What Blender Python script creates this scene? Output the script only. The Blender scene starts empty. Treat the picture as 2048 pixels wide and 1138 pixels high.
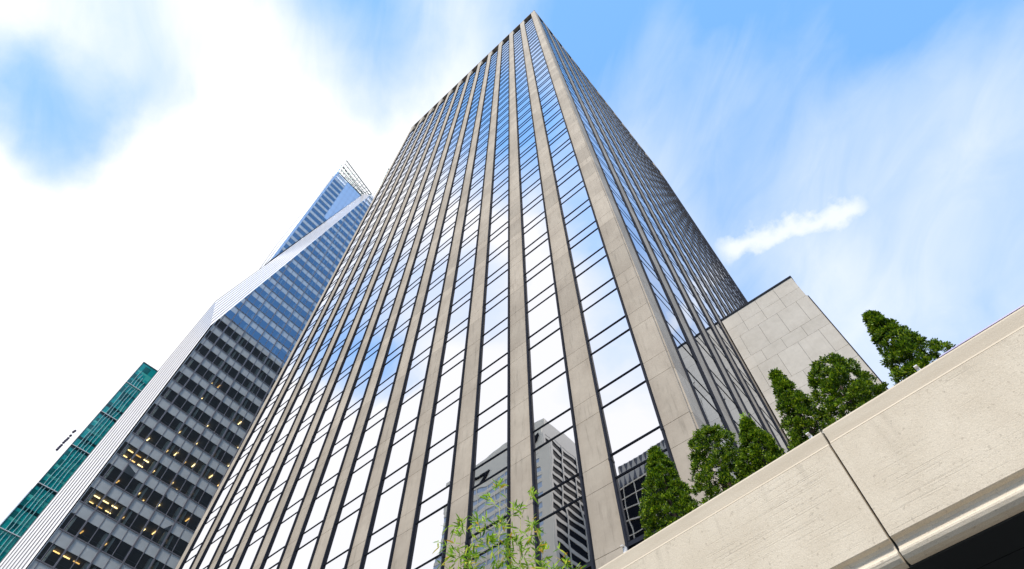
import bpy, math, random
from mathutils import Vector, Matrix, noise
random.seed(7)
sc = bpy.context.scene
col = sc.collection
R = math.radians

# ------------------------------------------------------------------ node helpers
class NT:
    def __init__(s, tree): s.t = tree; s.n = tree.nodes; s.l = tree.links
    def new(s, kind, **kw):
        n = s.n.new(kind)
        for k, v in kw.items():
            if k in n.inputs.keys() if hasattr(n.inputs, 'keys') else False: pass
            setattr(n, k, v)
        return n
    def put(s, sock, v):
        if v is None: return
        if isinstance(v, bpy.types.NodeSocket): s.l.new(v, sock)
        else: sock.default_value = v
    def math(s, op, a, b=None, c=None, clamp=False):
        n = s.new('ShaderNodeMath', operation=op); n.use_clamp = clamp
        s.put(n.inputs[0], a); s.put(n.inputs[1], b); s.put(n.inputs[2], c)
        return n.outputs[0]
    def vmath(s, op, a, b=None):
        n = s.new('ShaderNodeVectorMath', operation=op)
        s.put(n.inputs[0], a)
        if b is not None: s.put(n.inputs[1], b)
        return n.outputs['Value'] if op in ('DOT_PRODUCT', 'LENGTH') else n.outputs[0]
    def mix(s, f, a, b, blend='MIX'):
        n = s.new('ShaderNodeMix', data_type='RGBA', blend_type=blend)
        s.put(n.inputs[0], f)
        s.put(n.inputs[6], a if isinstance(a, bpy.types.NodeSocket) else (*a, 1))
        s.put(n.inputs[7], b if isinstance(b, bpy.types.NodeSocket) else (*b, 1))
        return n.outputs[2]
    def noise(s, vec, scale, detail=4, rough=.5, dist=0):
        n = s.new('ShaderNodeTexNoise')
        if vec is not None: s.l.new(vec, n.inputs['Vector'])
        n.inputs['Scale'].default_value = scale; n.inputs['Detail'].default_value = detail
        n.inputs['Roughness'].default_value = rough; n.inputs['Distortion'].default_value = dist
        return n.outputs[0]
    def ramp(s, f, stops):
        n = s.new('ShaderNodeValToRGB'); e = n.color_ramp.elements
        while len(e) < len(stops): e.new(.5)
        for el, (p, c) in zip(e, stops):
            el.position = p; el.color = (*c, 1) if len(c) == 3 else c
        s.put(n.inputs[0], f); return n.outputs[0]
    def smooth(s, v, lo, hi, a=0., b=1.):
        n = s.new('ShaderNodeMapRange', interpolation_type='SMOOTHSTEP')
        s.put(n.inputs[0], v)
        for i, x in enumerate((lo, hi, a, b)): n.inputs[i + 1].default_value = x
        return n.outputs[0]
    def scale(s, vec, xyz):
        n = s.new('ShaderNodeMapping'); s.l.new(vec, n.inputs[0]); n.inputs['Scale'].default_value = xyz
        return n.outputs[0]
    def bump(s, h, strength, dist):
        n = s.new('ShaderNodeBump'); s.put(n.inputs['Height'], h)
        n.inputs['Strength'].default_value = strength; n.inputs['Distance'].default_value = dist
        return n.outputs[0]

def newmat(name):
    m = bpy.data.materials.new(name); m.use_nodes = True
    t = NT(m.node_tree); b = m.node_tree.nodes['Principled BSDF']
    return m, t, b

def geo(t): return t.new('ShaderNodeNewGeometry')

def flat(name, c, rough=.6, metal=0., var=.12, scale=3., spec=.5):
    m, t, b = newmat(name); g = geo(t)
    n = t.noise(g.outputs['Position'], scale, 5, .6)
    n2 = t.math('MULTIPLY_ADD', n, 2 * var, 1 - var)
    t.l.new(t.mix(1., c, (1, 1, 1), 'MULTIPLY'), b.inputs['Base Color'])
    mm = t.new('ShaderNodeVectorMath', operation='SCALE'); mm.inputs[0].default_value = c
    t.l.new(n2, mm.inputs['Scale']); t.l.new(mm.outputs[0], b.inputs['Base Color'])
    b.inputs['Roughness'].default_value = rough; b.inputs['Metallic'].default_value = metal
    b.inputs['Specular IOR Level'].default_value = spec
    return m

def stone(name, c1, c2, streak=.25, bump=.3, island=.18):
    m, t, b = newmat(name); g = geo(t); P = g.outputs['Position']
    big = t.noise(P, .35, 4, .55)
    st = t.noise(t.scale(P, (3.2, 3.2, .35)), 1.6, 6, .65)
    fine = t.noise(P, 22, 3, .6)
    spots = t.noise(P, 2.3, 6, .7)
    col_ = t.mix(t.smooth(big, .3, .7), c1, c2)
    dark = t.math('MULTIPLY', t.smooth(st, .5, .75), streak)
    rnd = t.math('MULTIPLY_ADD', g.outputs['Random Per Island'], island, 1 - island / 2)
    f = t.math('MULTIPLY', rnd, t.math('SUBTRACT', 1., dark))
    f = t.math('MULTIPLY', f, t.math('MULTIPLY_ADD', fine, .16, .92))
    f = t.math('MULTIPLY', f, t.math('MULTIPLY_ADD', spots, .3, .85))
    sc_ = t.new('ShaderNodeVectorMath', operation='SCALE')
    t.l.new(col_, sc_.inputs[0]); t.l.new(f, sc_.inputs['Scale'])
    t.l.new(sc_.outputs[0], b.inputs['Base Color'])
    b.inputs['Roughness'].default_value = .85; b.inputs['Specular IOR Level'].default_value = .25
    t.l.new(t.bump(t.noise(P, 14, 5, .65), bump, .01), b.inputs['Normal'])
    return m

def mirror_glass(name, tint, rough=.01, wav=.3, wscale=.55, metal=1.0, dist=.01, tilt=True):
    m, t, b = newmat(name); g = geo(t)
    off = t.new('ShaderNodeVectorMath', operation='SCALE')
    t.l.new(g.outputs['Random Per Island'], off.inputs['Scale']); off.inputs[0].default_value = (31, 57, 83)
    v = t.vmath('ADD', g.outputs['Position'], off.outputs[0])
    h = t.noise(v, wscale, 1.5, .4)
    t.l.new(t.bump(h, wav, dist), b.inputs['Normal'])
    r = t.math('MULTIPLY_ADD', g.outputs['Random Per Island'], .06, .97)
    s_ = t.new('ShaderNodeVectorMath', operation='SCALE'); s_.inputs[0].default_value = tint
    t.l.new(r, s_.inputs['Scale']); t.l.new(s_.outputs[0], b.inputs['Base Color'])
    b.inputs['Metallic'].default_value = metal; b.inputs['Roughness'].default_value = rough
    return m

def clear_glass(name, tint, refl=.35, wav=.15):
    m, t, b = newmat(name); g = geo(t)
    out = m.node_tree.nodes['Material Output']; m.node_tree.nodes.remove(b)
    gl = t.new('ShaderNodeBsdfGlossy'); gl.inputs['Roughness'].default_value = .015
    gl.inputs['Color'].default_value = (*tint, 1)
    off = t.new('ShaderNodeVectorMath', operation='SCALE')
    t.l.new(g.outputs['Random Per Island'], off.inputs['Scale']); off.inputs[0].default_value = (31, 57, 83)
    v = t.vmath('ADD', g.outputs['Position'], off.outputs[0])
    t.l.new(t.bump(t.noise(v, .45, 1.5, .4), wav, .01), gl.inputs['Normal'])
    tr = t.new('ShaderNodeBsdfTransparent'); tr.inputs['Color'].default_value = (.92, .95, .97, 1)
    fr = t.new('ShaderNodeFresnel'); fr.inputs['IOR'].default_value = 1.5
    f = t.math('ADD', t.math('MULTIPLY', fr.outputs[0], .9), refl, clamp=True)
    mx = t.new('ShaderNodeMixShader'); t.l.new(f, mx.inputs[0])
    t.l.new(tr.outputs[0], mx.inputs[1]); t.l.new(gl.outputs[0], mx.inputs[2])
    t.l.new(mx.outputs[0], out.inputs['Surface'])
    return m

def emit(name, c, s):
    m, t, b = newmat(name)
    b.inputs['Base Color'].default_value = (*c, 1)
    b.inputs['Emission Color'].default_value = (*c, 1); b.inputs['Emission Strength'].default_value = s
    return m

M = {}
M['stone'] = stone('tower_stone', (.375, .322, .262), (.46, .402, .33), .3, .3, .24)
M['annexstone'] = stone('annex_stone', (.47, .435, .385), (.53, .495, .445), .08, .12, .07)
M['frame'] = flat('dark_bronze_frame', (.022, .025, .036), .8, 0, .25, 3., .07)
M['glass'] = mirror_glass('window_mirror_glass', (.85, .85, .88), wav=.5, wscale=.42, dist=.014)
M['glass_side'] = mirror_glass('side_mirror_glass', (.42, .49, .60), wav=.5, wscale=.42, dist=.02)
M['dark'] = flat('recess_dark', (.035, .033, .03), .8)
M['black'] = flat('shadow_gap', (.012, .012, .012), .9)
M['sidewall'] = flat('far_side_wall', (.13, .125, .12), .7)
M['roof'] = flat('roofing', (.2, .2, .2), .9)

# parapet concrete: board-marked and pitted
m, t, b = newmat('board_marked_concrete'); g = geo(t); P = g.outputs['Position']
lines = t.noise(t.scale(P, (.35, .35, 40.)), 1.9, 8, .6, .1)
pit = t.noise(P, 46, 4, .7)
mot = t.noise(P, 1.5, 5, .6)
grain = t.noise(P, 150, 2, .5)
fade = t.smooth(t.noise(P, 1.1, 2, .5), .35, .62)
h = t.math('ADD', t.math('MULTIPLY', t.math('MULTIPLY', t.smooth(lines, .56, .64), fade), -.3), t.math('MULTIPLY', pit, .75))
c = t.mix(t.smooth(mot, .3, .72), (.58, .505, .40), (.65, .575, .465))
c = t.mix(t.math('MULTIPLY', t.smooth(pit, .56, .74), .3), c, (.3, .24, .18))
c = t.mix(t.math('MULTIPLY', t.math('MULTIPLY', t.smooth(lines, .58, .66), fade), .16), c, (.28, .22, .16))
pore = t.smooth(t.noise(P, 21, 3, .55), .63, .69)
c = t.mix(t.math('MULTIPLY', pore, .32), c, (.22, .18, .14))
sep = t.new('ShaderNodeSeparateXYZ'); t.l.new(P, sep.inputs[0])
drip = t.smooth(t.noise(t.scale(P, (5., 5., .5)), 1.5, 6, .6), .5, .72)
under = t.smooth(sep.outputs[2], 5.7, 6.28, .15, 1.)
c = t.mix(t.math('MULTIPLY', t.math('MULTIPLY', drip, under), .24), c, (.26, .22, .17))
s_ = t.new('ShaderNodeVectorMath', operation='SCALE'); t.l.new(c, s_.inputs[0])
t.l.new(t.math('MULTIPLY_ADD', grain, .7, .66), s_.inputs['Scale'])
t.l.new(s_.outputs[0], b.inputs['Base Color'])
t.l.new(t.bump(h, .7, .007), b.inputs['Normal'])
b.inputs['Roughness'].default_value = .9; b.inputs['Specular IOR Level'].default_value = .2
M['concrete'] = m
m, t, b = newmat('smooth_coping_concrete'); g = geo(t); P = g.outputs['Position']
c = t.mix(t.smooth(t.noise(t.scale(P, (.6, .6, 7)), 1.3, 5, .6), .3, .7), (.49, .42, .325), (.55, .48, .38))
s_ = t.new('ShaderNodeVectorMath', operation='SCALE'); t.l.new(c, s_.inputs[0])
t.l.new(t.math('MULTIPLY_ADD', t.noise(P, 120, 3, .6), .4, .8), s_.inputs['Scale'])
t.l.new(s_.outputs[0], b.inputs['Base Color']); t.l.new(t.bump(t.noise(P, 60, 4, .6), .4, .006), b.inputs['Normal'])
b.inputs['Roughness'].default_value = .85
M['coping'] = m
M['soffit'] = flat('soffit_shade_black', (.012, .015, .018), .45)  # near-black colour stands in for the shade under the canopy
M['white_metal'] = flat('white_metal', (.75, .75, .77), .4)
M['lilac'] = flat('lilac_flashing', (.42, .38, .62), .4)

# left tower
M['curtain'] = clear_glass('curtain_wall_glass', (.66, .80, .93), .26, .12)
def spandrel_glass(name, c):
    m, t, b = newmat(name); g = geo(t)
    r = t.math('MULTIPLY_ADD', t.noise(g.outputs['Position'], 1.1, 4), .3, .85)
    s_ = t.new('ShaderNodeVectorMath', operation='SCALE'); s_.inputs[0].default_value = c
    t.l.new(r, s_.inputs['Scale']); t.l.new(s_.outputs[0], b.inputs['Base Color'])
    b.inputs['Roughness'].default_value = .5; b.inputs['Coat Weight'].default_value = 1.; b.inputs['Coat IOR'].default_value = 2.0
    b.inputs['Coat Roughness'].default_value = .03; b.inputs['Coat Tint'].default_value = (.9, .95, 1, 1)
    return m
M['spandrel'] = spandrel_glass('grey_spandrel', (.50, .49, .46)) if True else flat('grey_spandrel', (.52, .55, .60), .6, 0, .12, 1.2)
M['mullion'] = flat('grey_mullion', (.20, .19, .21), .35, .3, .1)
M['ceil'] = flat('dim_ceiling', (.13, .12, .10), .8, 0, .3, .8)
M['core'] = flat('interior_core_wall', (.055, .05, .042), .9, 0, .6, .5)
M['column'] = flat('pale_green_column', (.72, .80, .74), .7, 0, .1)
M['lamp'] = emit('ceiling_strip_lamp', (1., .70, .22), 2.2)
t = NT(M['lamp'].node_tree); oi = t.new('ShaderNodeObjectInfo'); b = M['lamp'].node_tree.nodes['Principled BSDF']
t.l.new(t.math('MULTIPLY_ADD', oi.outputs['Random'], 2.2, .7), b.inputs['Emission Strength'])
t.l.new(t.mix(oi.outputs['Random'], (1., .55, .12), (1., .78, .35)), b.inputs['Emission Color'])
M['white_glass'] = mirror_glass('pale_reflective_facet', (.93, .92, .95), wav=.12, wscale=.5, metal=.35, rough=.18)
M['line'] = flat('dark_facet_joint', (.02, .015, .03), .6)
M['lattice'] = flat('crown_lattice_steel', (.03, .09, .10), .4, .4)
M['plainpanel'] = mirror_glass('pale_blue_panel', (.60, .68, .78), wav=.15, wscale=.6, metal=.55, rough=.2)
# teal tower
m, t, b = newmat('teal_glass'); g = geo(t)
c = t.ramp(g.outputs['Random Per Island'], [(0, (.004, .035, .045)), (.3, (.006, .09, .10)), (.5, (.006, .34, .34)), (.85, (.014, .50, .46)), (1, (.12, .55, .46))])
t.l.new(c, b.inputs['Base Color']); b.inputs['Roughness'].default_value = .12; b.inputs['Metallic'].default_value = .15
b.inputs['Specular IOR Level'].default_value = .6
t.l.new(t.bump(t.noise(g.outputs['Position'], .5, 2), .6, .05), b.inputs['Normal'])
M['teal'] = m
M['tealline'] = flat('teal_dark_line', (.004, .05, .075), .4)
M['streak'] = flat('pale_cyan_reflection', (.45, .78, .80), .25, .3)
M['palewall'] = flat('pale_wall', (.95, .95, .95), .6, 0, .03)
M['ball'] = flat('dark_violet_ball', (.02, .01, .04), .6)
# mirrored buildings
M['beige'] = flat('beige_stone_facade', (.95, .80, .60), .8, 0, .06, .2)
M['greystone'] = flat('grey_stone_facade', (.55, .48, .39), .8, 0, .08, .2)
M['darkwin'] = flat('dark_ribbon_glass', (.008, .009, .013), .8, 0, .3, .3, .08)
M['palewin'] = flat('pale_ribbon_glass', (.46, .52, .60), .3, 0, .2, .5)
M['bronze'] = flat('parapet_dark_fin', (.09, .08, .08), .6)
M['asphalt'] = flat('asphalt', (.05, .05, .052), .9, 0, .2, 6)
M['paving'] = flat('paving', (.28, .27, .25), .9, 0, .15, 2)
# plants
def leafmat(name, stops, trans=.25):
    m, t, b = newmat(name); g = geo(t)
    c = t.ramp(g.outputs['Random Per Island'], stops)
    n = t.noise(g.outputs['Position'], 7, 2)
    s_ = t.new('ShaderNodeVectorMath', operation='SCALE'); t.l.new(c, s_.inputs[0])
    t.l.new(t.math('MULTIPLY_ADD', n, 1.3, .4), s_.inputs['Scale'])
    t.l.new(s_.outputs[0], b.inputs['Base Color']); b.inputs['Roughness'].default_value = .5
    b.inputs['Specular IOR Level'].default_value = .3
    tl = t.new('ShaderNodeBsdfTranslucent'); t.l.new(s_.outputs[0], tl.inputs[0])
    mx = t.new('ShaderNodeMixShader'); mx.inputs[0].default_value = trans
    t.l.new(b.outputs[0], mx.inputs[1]); t.l.new(tl.outputs[0], mx.inputs[2])
    t.l.new(mx.outputs[0], m.node_tree.nodes['Material Output'].inputs['Surface'])
    return m
M['cypress'] = leafmat('cypress_spray', [(0, (.012, .035, .002)), (.4, (.055, .125, .004)), (.8, (.19, .31, .01)), (1, (.44, .52, .03))])
M['bamboo'] = leafmat('bamboo_leaf', [(0, (.06, .17, .01)), (.3, (.20, .38, .02)), (.75, (.40, .58, .07)), (.92, (.58, .62, .09)), (.97, (.70, .48, .05)), (1, (.5, .2, .03))], .4)
M['stem'] = flat('bamboo_stem', (.32, .30, .08), .5)
M['bark'] = flat('bark', (.07, .045, .03), .9)
M['soil'] = flat('soil', (.05, .035, .025), .95)

# ------------------------------------------------------------------ mesh helpers
class MB:
    def __init__(s): s.v = []; s.f = []
    def quad(s, a, b, c, d):
        i = len(s.v); s.v += [tuple(a), tuple(b), tuple(c), tuple(d)]; s.f.append((i, i + 1, i + 2, i + 3))
    def poly(s, pts):
        i = len(s.v); s.v += [tuple(p) for p in pts]; s.f.append(tuple(range(i, i + len(pts))))
    def box(s, x0, x1, y0, y1, z0, z1):
        i = len(s.v)
        s.v += [(x0, y0, z0), (x1, y0, z0), (x1, y1, z0), (x0, y1, z0), (x0, y0, z1), (x1, y0, z1), (x1, y1, z1), (x0, y1, z1)]
        for f in ((0, 3, 2, 1), (4, 5, 6, 7), (0, 1, 5, 4), (1, 2, 6, 5), (2, 3, 7, 6), (3, 0, 4, 7)):
            s.f.append(tuple(i + k for k in f))
    def obox(s, O, U, V, W, u, v, w):           # box spanned by ranges along three axes from O
        O, U, V, W = map(Vector, (O, U, V, W)); i = len(s.v)
        for c in ((u[0], v[0], w[0]), (u[1], v[0], w[0]), (u[1], v[1], w[0]), (u[0], v[1], w[0]), (u[0], v[0], w[1]), (u[1], v[0], w[1]), (u[1], v[1], w[1]), (u[0], v[1], w[1])):
            s.v.append(tuple(O + U * c[0] + V * c[1] + W * c[2]))
        for f in ((0, 3, 2, 1), (4, 5, 6, 7), (0, 1, 5, 4), (1, 2, 6, 5), (2, 3, 7, 6), (3, 0, 4, 7)):
            s.f.append(tuple(i + k for k in f))
    def bar(s, a, b, r, n=4):
        a, b = Vector(a), Vector(b); d = (b - a).normalized()
        x = d.orthogonal().normalized(); y = d.cross(x); i = len(s.v)
        for p in (a, b):
            for k in range(n):
                an = 2 * math.pi * (k + .5) / n; s.v.append(tuple(p + x * math.cos(an) * r + y * math.sin(an) * r))
        for k in range(n): s.f.append((i + k, i + (k + 1) % n, i + n + (k + 1) % n, i + n + k))
        s.f.append(tuple(range(i + n - 1, i - 1, -1))); s.f.append(tuple(range(i + n, i + 2 * n)))
    def tube(s, pts, rad, n=6):
        pts = [Vector(p) for p in pts]; i0 = len(s.v)
        for k, p in enumerate(pts):
            d = (pts[min(k + 1, len(pts) - 1)] - pts[max(k - 1, 0)]).normalized()
            x = d.cross(Vector((.31, .77, .12))).normalized(); y = d.cross(x)
            for j in range(n):
                an = 2 * math.pi * j / n; s.v.append(tuple(p + (x * math.cos(an) + y * math.sin(an)) * rad[k]))
        for k in range(len(pts) - 1):
            for j in range(n):
                a = i0 + k * n + j; b = i0 + k * n + (j + 1) % n; s.f.append((a, b, b + n, a + n))
    def build(s, name, mat, parent=None, mats=None, smooth=False):
        me = bpy.data.meshes.new(name); me.from_pydata(s.v, [], s.f); me.update()
        me.materials.append(mat)
        if smooth: me.polygons.foreach_set('use_smooth', [True] * len(me.polygons))
        o = bpy.data.objects.new(name, me); col.objects.link(o)
        if parent is not None: o.parent = parent; o.matrix_parent_inverse = root_inv(parent)
        return o

def root_inv(p):
    return Matrix.Translation(-Vector(p.location)) if p.type == 'EMPTY' else Matrix.Identity(4)

def thing(name, label, cat, loc, group=None):
    o = bpy.data.objects.new(name, None); col.objects.link(o); o.location = loc
    o['label'] = label; o['category'] = cat
    if group: o['group'] = group
    return o
def tag(o, label, cat, group=None):
    o['label'] = label; o['category'] = cat
    if group: o['group'] = group
    return o
def struct(o): o['kind'] = 'structure'; return o
def stuff(o): o['kind'] = 'stuff'; return o

def clip(poly, a, b, c):                        # keep a*u+b*w <= c
    out = []
    for i in range(len(poly)):
        p, q = poly[i], poly[(i + 1) % len(poly)]
        fp = a * p[0] + b * p[1] - c; fq = a * q[0] + b * q[1] - c
        if fp <= 0: out.append(p)
        if fp * fq < 0:
            t_ = fp / (fp - fq); out.append((p[0] + (q[0] - p[0]) * t_, p[1] + (q[1] - p[1]) * t_))
    return out

CAM = Vector((4.82, -15.696, 1.6))
HF = 3.8; Z0 = 17.66; ZS = Z0 - HF - .15; KT = 38; ZTOP = 172.33
PIT, PW, CW = 3.883, 1.362, 1.2236

# ================================================================== main tower
tower = thing('office_tower', 'tall stone and mirror glass tower rising in the middle of the picture', 'skyscraper', (-24, 30, 0))
YB = 61.54
PIT2 = (YB - 2 * CW + PW) / 15

def blocks(mb, box, zlo, zhi):                 # stone courses with thin open joints
    cuts = [zlo]
    k = -4
    while True:
        za = Z0 + k * HF - 1.19; zb = Z0 + k * HF - .05; k += 1
        for z in (za, zb):
            if zlo + .3 < z < zhi - .3: cuts.append(z)
        if za > zhi: break
    cuts.append(zhi); g = .009
    for a, b in zip(cuts, cuts[1:]):
        j = random.uniform(-.003, .003)
        x0, x1, y0, y1 = box
        mb.box(x0 - abs(j), x1 + abs(j), y0 - abs(j), y1, a + g, b - g)

def pier(box, inner):
    mb = MB(); blocks(mb, box, 0, ZTOP - .35); o = mb.build('pier', M['stone'], tower)
    mb = MB(); mb.box(*inner, 0, ZTOP - .4); b_ = mb.build('joint_backing', M['black'], o)
    return o
# corner pier with its quirk
mb = MB(); blocks(mb, (-CW, -.075, 0, CW), 0, ZTOP - .35)
blocks(mb, (-.066, 0, .12, CW), 0, ZTOP - .35)
o = mb.build('corner_pier', M['stone'], tower)
mb = MB(); mb.box(-CW + .02, -.085, .03, CW - .02, 0, ZTOP - .4); mb.box(-.084, -.02, .14, CW - .03, 0, ZTOP - .4); mb.build('joint_backing', M['black'], o)
for n in range(1, 13):
    x1 = -(CW + n * PIT - PW); x0 = -(CW + n * PIT)
    pier((x0, x1, 0, 1.25), (x0 + .02, x1 - .02, .02, 1.2))
for n in range(1, 16):
    y0 = CW + n * PIT2 - PW; y1 = CW + n * PIT2 if n < 15 else YB
    if n == 15: y1 = YB
    mb = MB(); blocks(mb, (-1.25, 0, y0, y1), 0, ZTOP - .35); o = mb.build('pier', M['stone'], tower)
    mb = MB(); mb.box(-1.2, -.02, y0 + .02, y1 - .02, 0, ZTOP - .4); mb.build('joint_backing', M['black'], o)
# coping around the roof edge, roof and body
XL = -(CW + 12 * PIT)
mb = MB(); mb.box(XL - .03, .03, -.04, 1.3, ZTOP - .34, ZTOP); mb.box(-1.3, .035, 1.303, YB + .03, ZTOP - .34, ZTOP - .002)
mb.box(XL - .03, -1.303, YB - 1., YB + .03, ZTOP - .34, ZTOP - .002); mb.box(XL - .03, XL + 1., 1.303, YB - 1.003, ZTOP - .34, ZTOP - .002)
mb.build('roof_coping', M['stone'], tower)
mb = MB(); mb.box(XL + .05, -1.26, 1.26, YB - .05, 0, ZTOP - 1.2); mb.build('core_body', M['sidewall'], tower)
mb = MB(); mb.box(XL + .06, -.12, .12, 1.258, Z0 + KT * HF + 1.3, Z0 + KT * HF + 1.5); mb.build('recess_sill', M['dark'], tower)

def bay_left(x0, x1):
    mb = MB(); zt = Z0 + KT * HF + 1.25
    mb.box(x0, x0 + .085, -.15, .12, ZS - .75, zt); mb.box(x1 - .085, x1, -.15, .12, ZS - .75, zt)
    for k in range(0, KT + 1):
        for z in (Z0 + k * HF, Z0 + k * HF - 1.14):
            mb.box(x0 + .086, x1 - .086, -.052, .04, z - .03, z + .03)
            mb.box(x0 + .086, x1 - .086, -.07, -.053, z + .01, z + .03)
    mb.box(x0 + .086, x1 - .086, -.11, .05, ZS - .1, ZS + .06)
    mb.box(x0 + .086, x1 - .086, -.1, .05, zt - .08, zt)
    for k in range(-1, KT, 5):                 # splice collars
        z = Z0 + k * HF + HF * .92
        for a, b in ((x0 - .012, x0 + .097), (x1 - .097, x1 + .012)): mb.box(a, b, -.162, -.02, z, z + .11)
    return mb.build('window_frame', M['frame'], tower)
def bay_right(y0, y1):
    mb = MB(); zt = Z0 + KT * HF + 1.25
    mb.box(-.12, .095, y0, y0 + .085, ZS - .75, zt); mb.box(-.12, .095, y1 - .085, y1, ZS - .75, zt)
    for k in range(0, KT + 1):
        for z in (Z0 + k * HF, Z0 + k * HF - 1.14):
            mb.box(-.04, .035, y0 + .086, y1 - .086, z - .024, z + .024)
    mb.box(-.05, .1, y0 + .086, y1 - .086, zt - .08, zt); mb.box(-.05, .11, y0 + .086, y1 - .086, ZS - .1, ZS + .06)
    return mb.build('window_frame', M['frame'], tower)
wins = []
for n in range(12):
    x1 = -(CW + n * PIT); x0 = -(CW + (n + 1) * PIT - PW); bay_left(x0, x1)
    for k in range(0, KT + 2): wins.append(('L', x0 + .08, x1 - .08, k))
for n in range(15):
    y0 = CW + n * PIT2; y1 = CW + (n + 1) * PIT2 - PW; bay_right(y0, y1)
    for k in range(0, KT + 2): wins.append(('R', y0 + .08, y1 - .08, k))
def wscore(w):
    s_, a, b, k = w; z = Z0 + (k - .5) * HF
    c = Vector(((a + b) / 2, 0, z)) if s_ == 'L' else Vector((0, (a + b) / 2, z))
    nrm = Vector((0, -1, 0)) if s_ == 'L' else Vector((1, 0, 0))
    d = CAM - c; L = d.length; az = math.atan2(-d.x, -d.y)
    vis = math.degrees(math.asin(-d.z / L)) > 35.5 - 3
    if s_ == 'R' and (a > 16 and z < 42 or k < 3 and a > 5): vis = False
    return (d.normalized().dot(nrm) / L / L) if vis else 0
wins.sort(key=wscore, reverse=True)
rest = {'L': MB(), 'R': MB()}
def addwin(mb, w):
    s_, a, b, k = w
    spans = [(Z0 + (k - 1) * HF, Z0 + k * HF - 1.14), (Z0 + k * HF - 1.14, Z0 + k * HF)]
    if k == KT + 1: spans = [(Z0 + KT * HF, Z0 + KT * HF + 1.2)]
    for z0, z1 in spans:
        ta, tb = random.gauss(0, .002), random.gauss(0, .002)
        am, zm = (a + b) / 2, (z0 + z1) / 2
        pts = []
        for (p, q) in ((a, z0), (b, z0), (b, z1), (a, z1)):
            off = -.02 + ta * (p - am) + tb * (q - zm)
            pts.append((p, off, q) if s_ == 'L' else (-off - .005, p, q))
        if s_ == 'L': mb.quad(*pts)
        else: mb.quad(*pts)
for i, w in enumerate(wins):
    if i < 98:
        mb = MB(); addwin(mb, w); mb.build('window', M['glass' if w[0] == 'L' else 'glass_side'], tower)
    else: addwin(rest[w[0]], w)
stuff(rest['L'].build('window', M['glass'], tower))
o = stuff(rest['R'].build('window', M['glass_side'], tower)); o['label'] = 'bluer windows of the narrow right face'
# dark base behind the piers
mb = MB(); mb.box(XL + .3, -.25, .35, 1.255, 0, ZS - .1); mb.box(-1.255, -.35, 1.256, YB - .3, 0, ZS - .1)
mb.build('base_wall', M['dark'], tower)

# ================================================================== annex
annex = thing('stone_annex', 'plain pale stone block with a dark metal cap against the right foot of the tower', 'building', (3.4, 23, 0))
ZA = 24.58 + Z0
mb = MB(); k = 0; z = ZA - .12; row = 0
zrows = [ZA - .14]
kk = 6
while kk > -5:
    for zz in (Z0 + kk * HF + .08, Z0 + kk * HF - 1.19 + .03):
        if zz < ZA - .4: zrows.append(zz)
    kk -= 1
zrows = [zz for zz in zrows if zz > 0] + [0]
for i in range(len(zrows) - 1):
    z1, z0 = zrows[i], zrows[i + 1]; tall = (z1 - z0) > 1.8
    st = .8 if tall else -.02 + (1.655 if i % 4 == 0 else 1.655)
    xs = [.13]; x = st
    while x < 6.2:
        if x > .5: xs.append(x)
        x += 1.655
    xs.append(6.64 if z0 > 38 else 6.69)
    for a, b in zip(xs, xs[1:]):
        j = random.uniform(0, .004)
        mb.box(a + .009, b - .009, 17 - j, 17.3, z0 + .009, z1 - .009)
mb.build('front_wall', M['annexstone'], annex)
mb = MB(); mb.box(.13, 6.6, 17.31, 34, 0, ZA - .16); mb.build('block_body', M['greystone'], annex)
mb = MB(); mb.box(.14, 6.62, 17.03, 17.29, 0, ZA - .17); mb.build('joint_backing', M['black'], annex)
mb = MB(); mb.box(.1, 6.68, 16.93, 34.05, ZA - .138, ZA + .02); mb.box(6.695, 6.75, 16.95, 34, 0, ZA - 3.1)
mb.build('metal_cap', M['frame'], annex)

# ================================================================== faceted glass tower, left
FA = Vector((-90, -4.89, 61.6)); FN = Vector((.9977, .0523, .0436)).normalized()
FU = Vector((-.0523, .9986, 0)).normalized(); FW = FN.cross(FU).normalized()
if FW.z < 0: FW = -FW
gt = thing('faceted_tower', 'faceted glass tower with a pale slanting band, ceiling lights and an open lattice crown', 'skyscraper', (-105, 20, 0))
P1 = Vector((-91.9, -5.31, 105.52)); P2 = Vector((-98.15, 12.95, 226.4))
K = Vector((-102, -6.85, 124.38)); TA = Vector((-103.28, -2.21, 154.08)); TB = Vector((-103.84, 11.93, 235.39))
APEX = Vector((-103.28, -2.3, 247.82)); CR = Vector((-103.97, 14.99, 241.37))
def uw(p): d = p - FA; return d.dot(FU), d.dot(FW)
def P3(u, w, d=0): return FA + FU * u + FW * w + FN * d
u1, w1 = uw(P1); u2, w2 = uw(P2)
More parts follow.
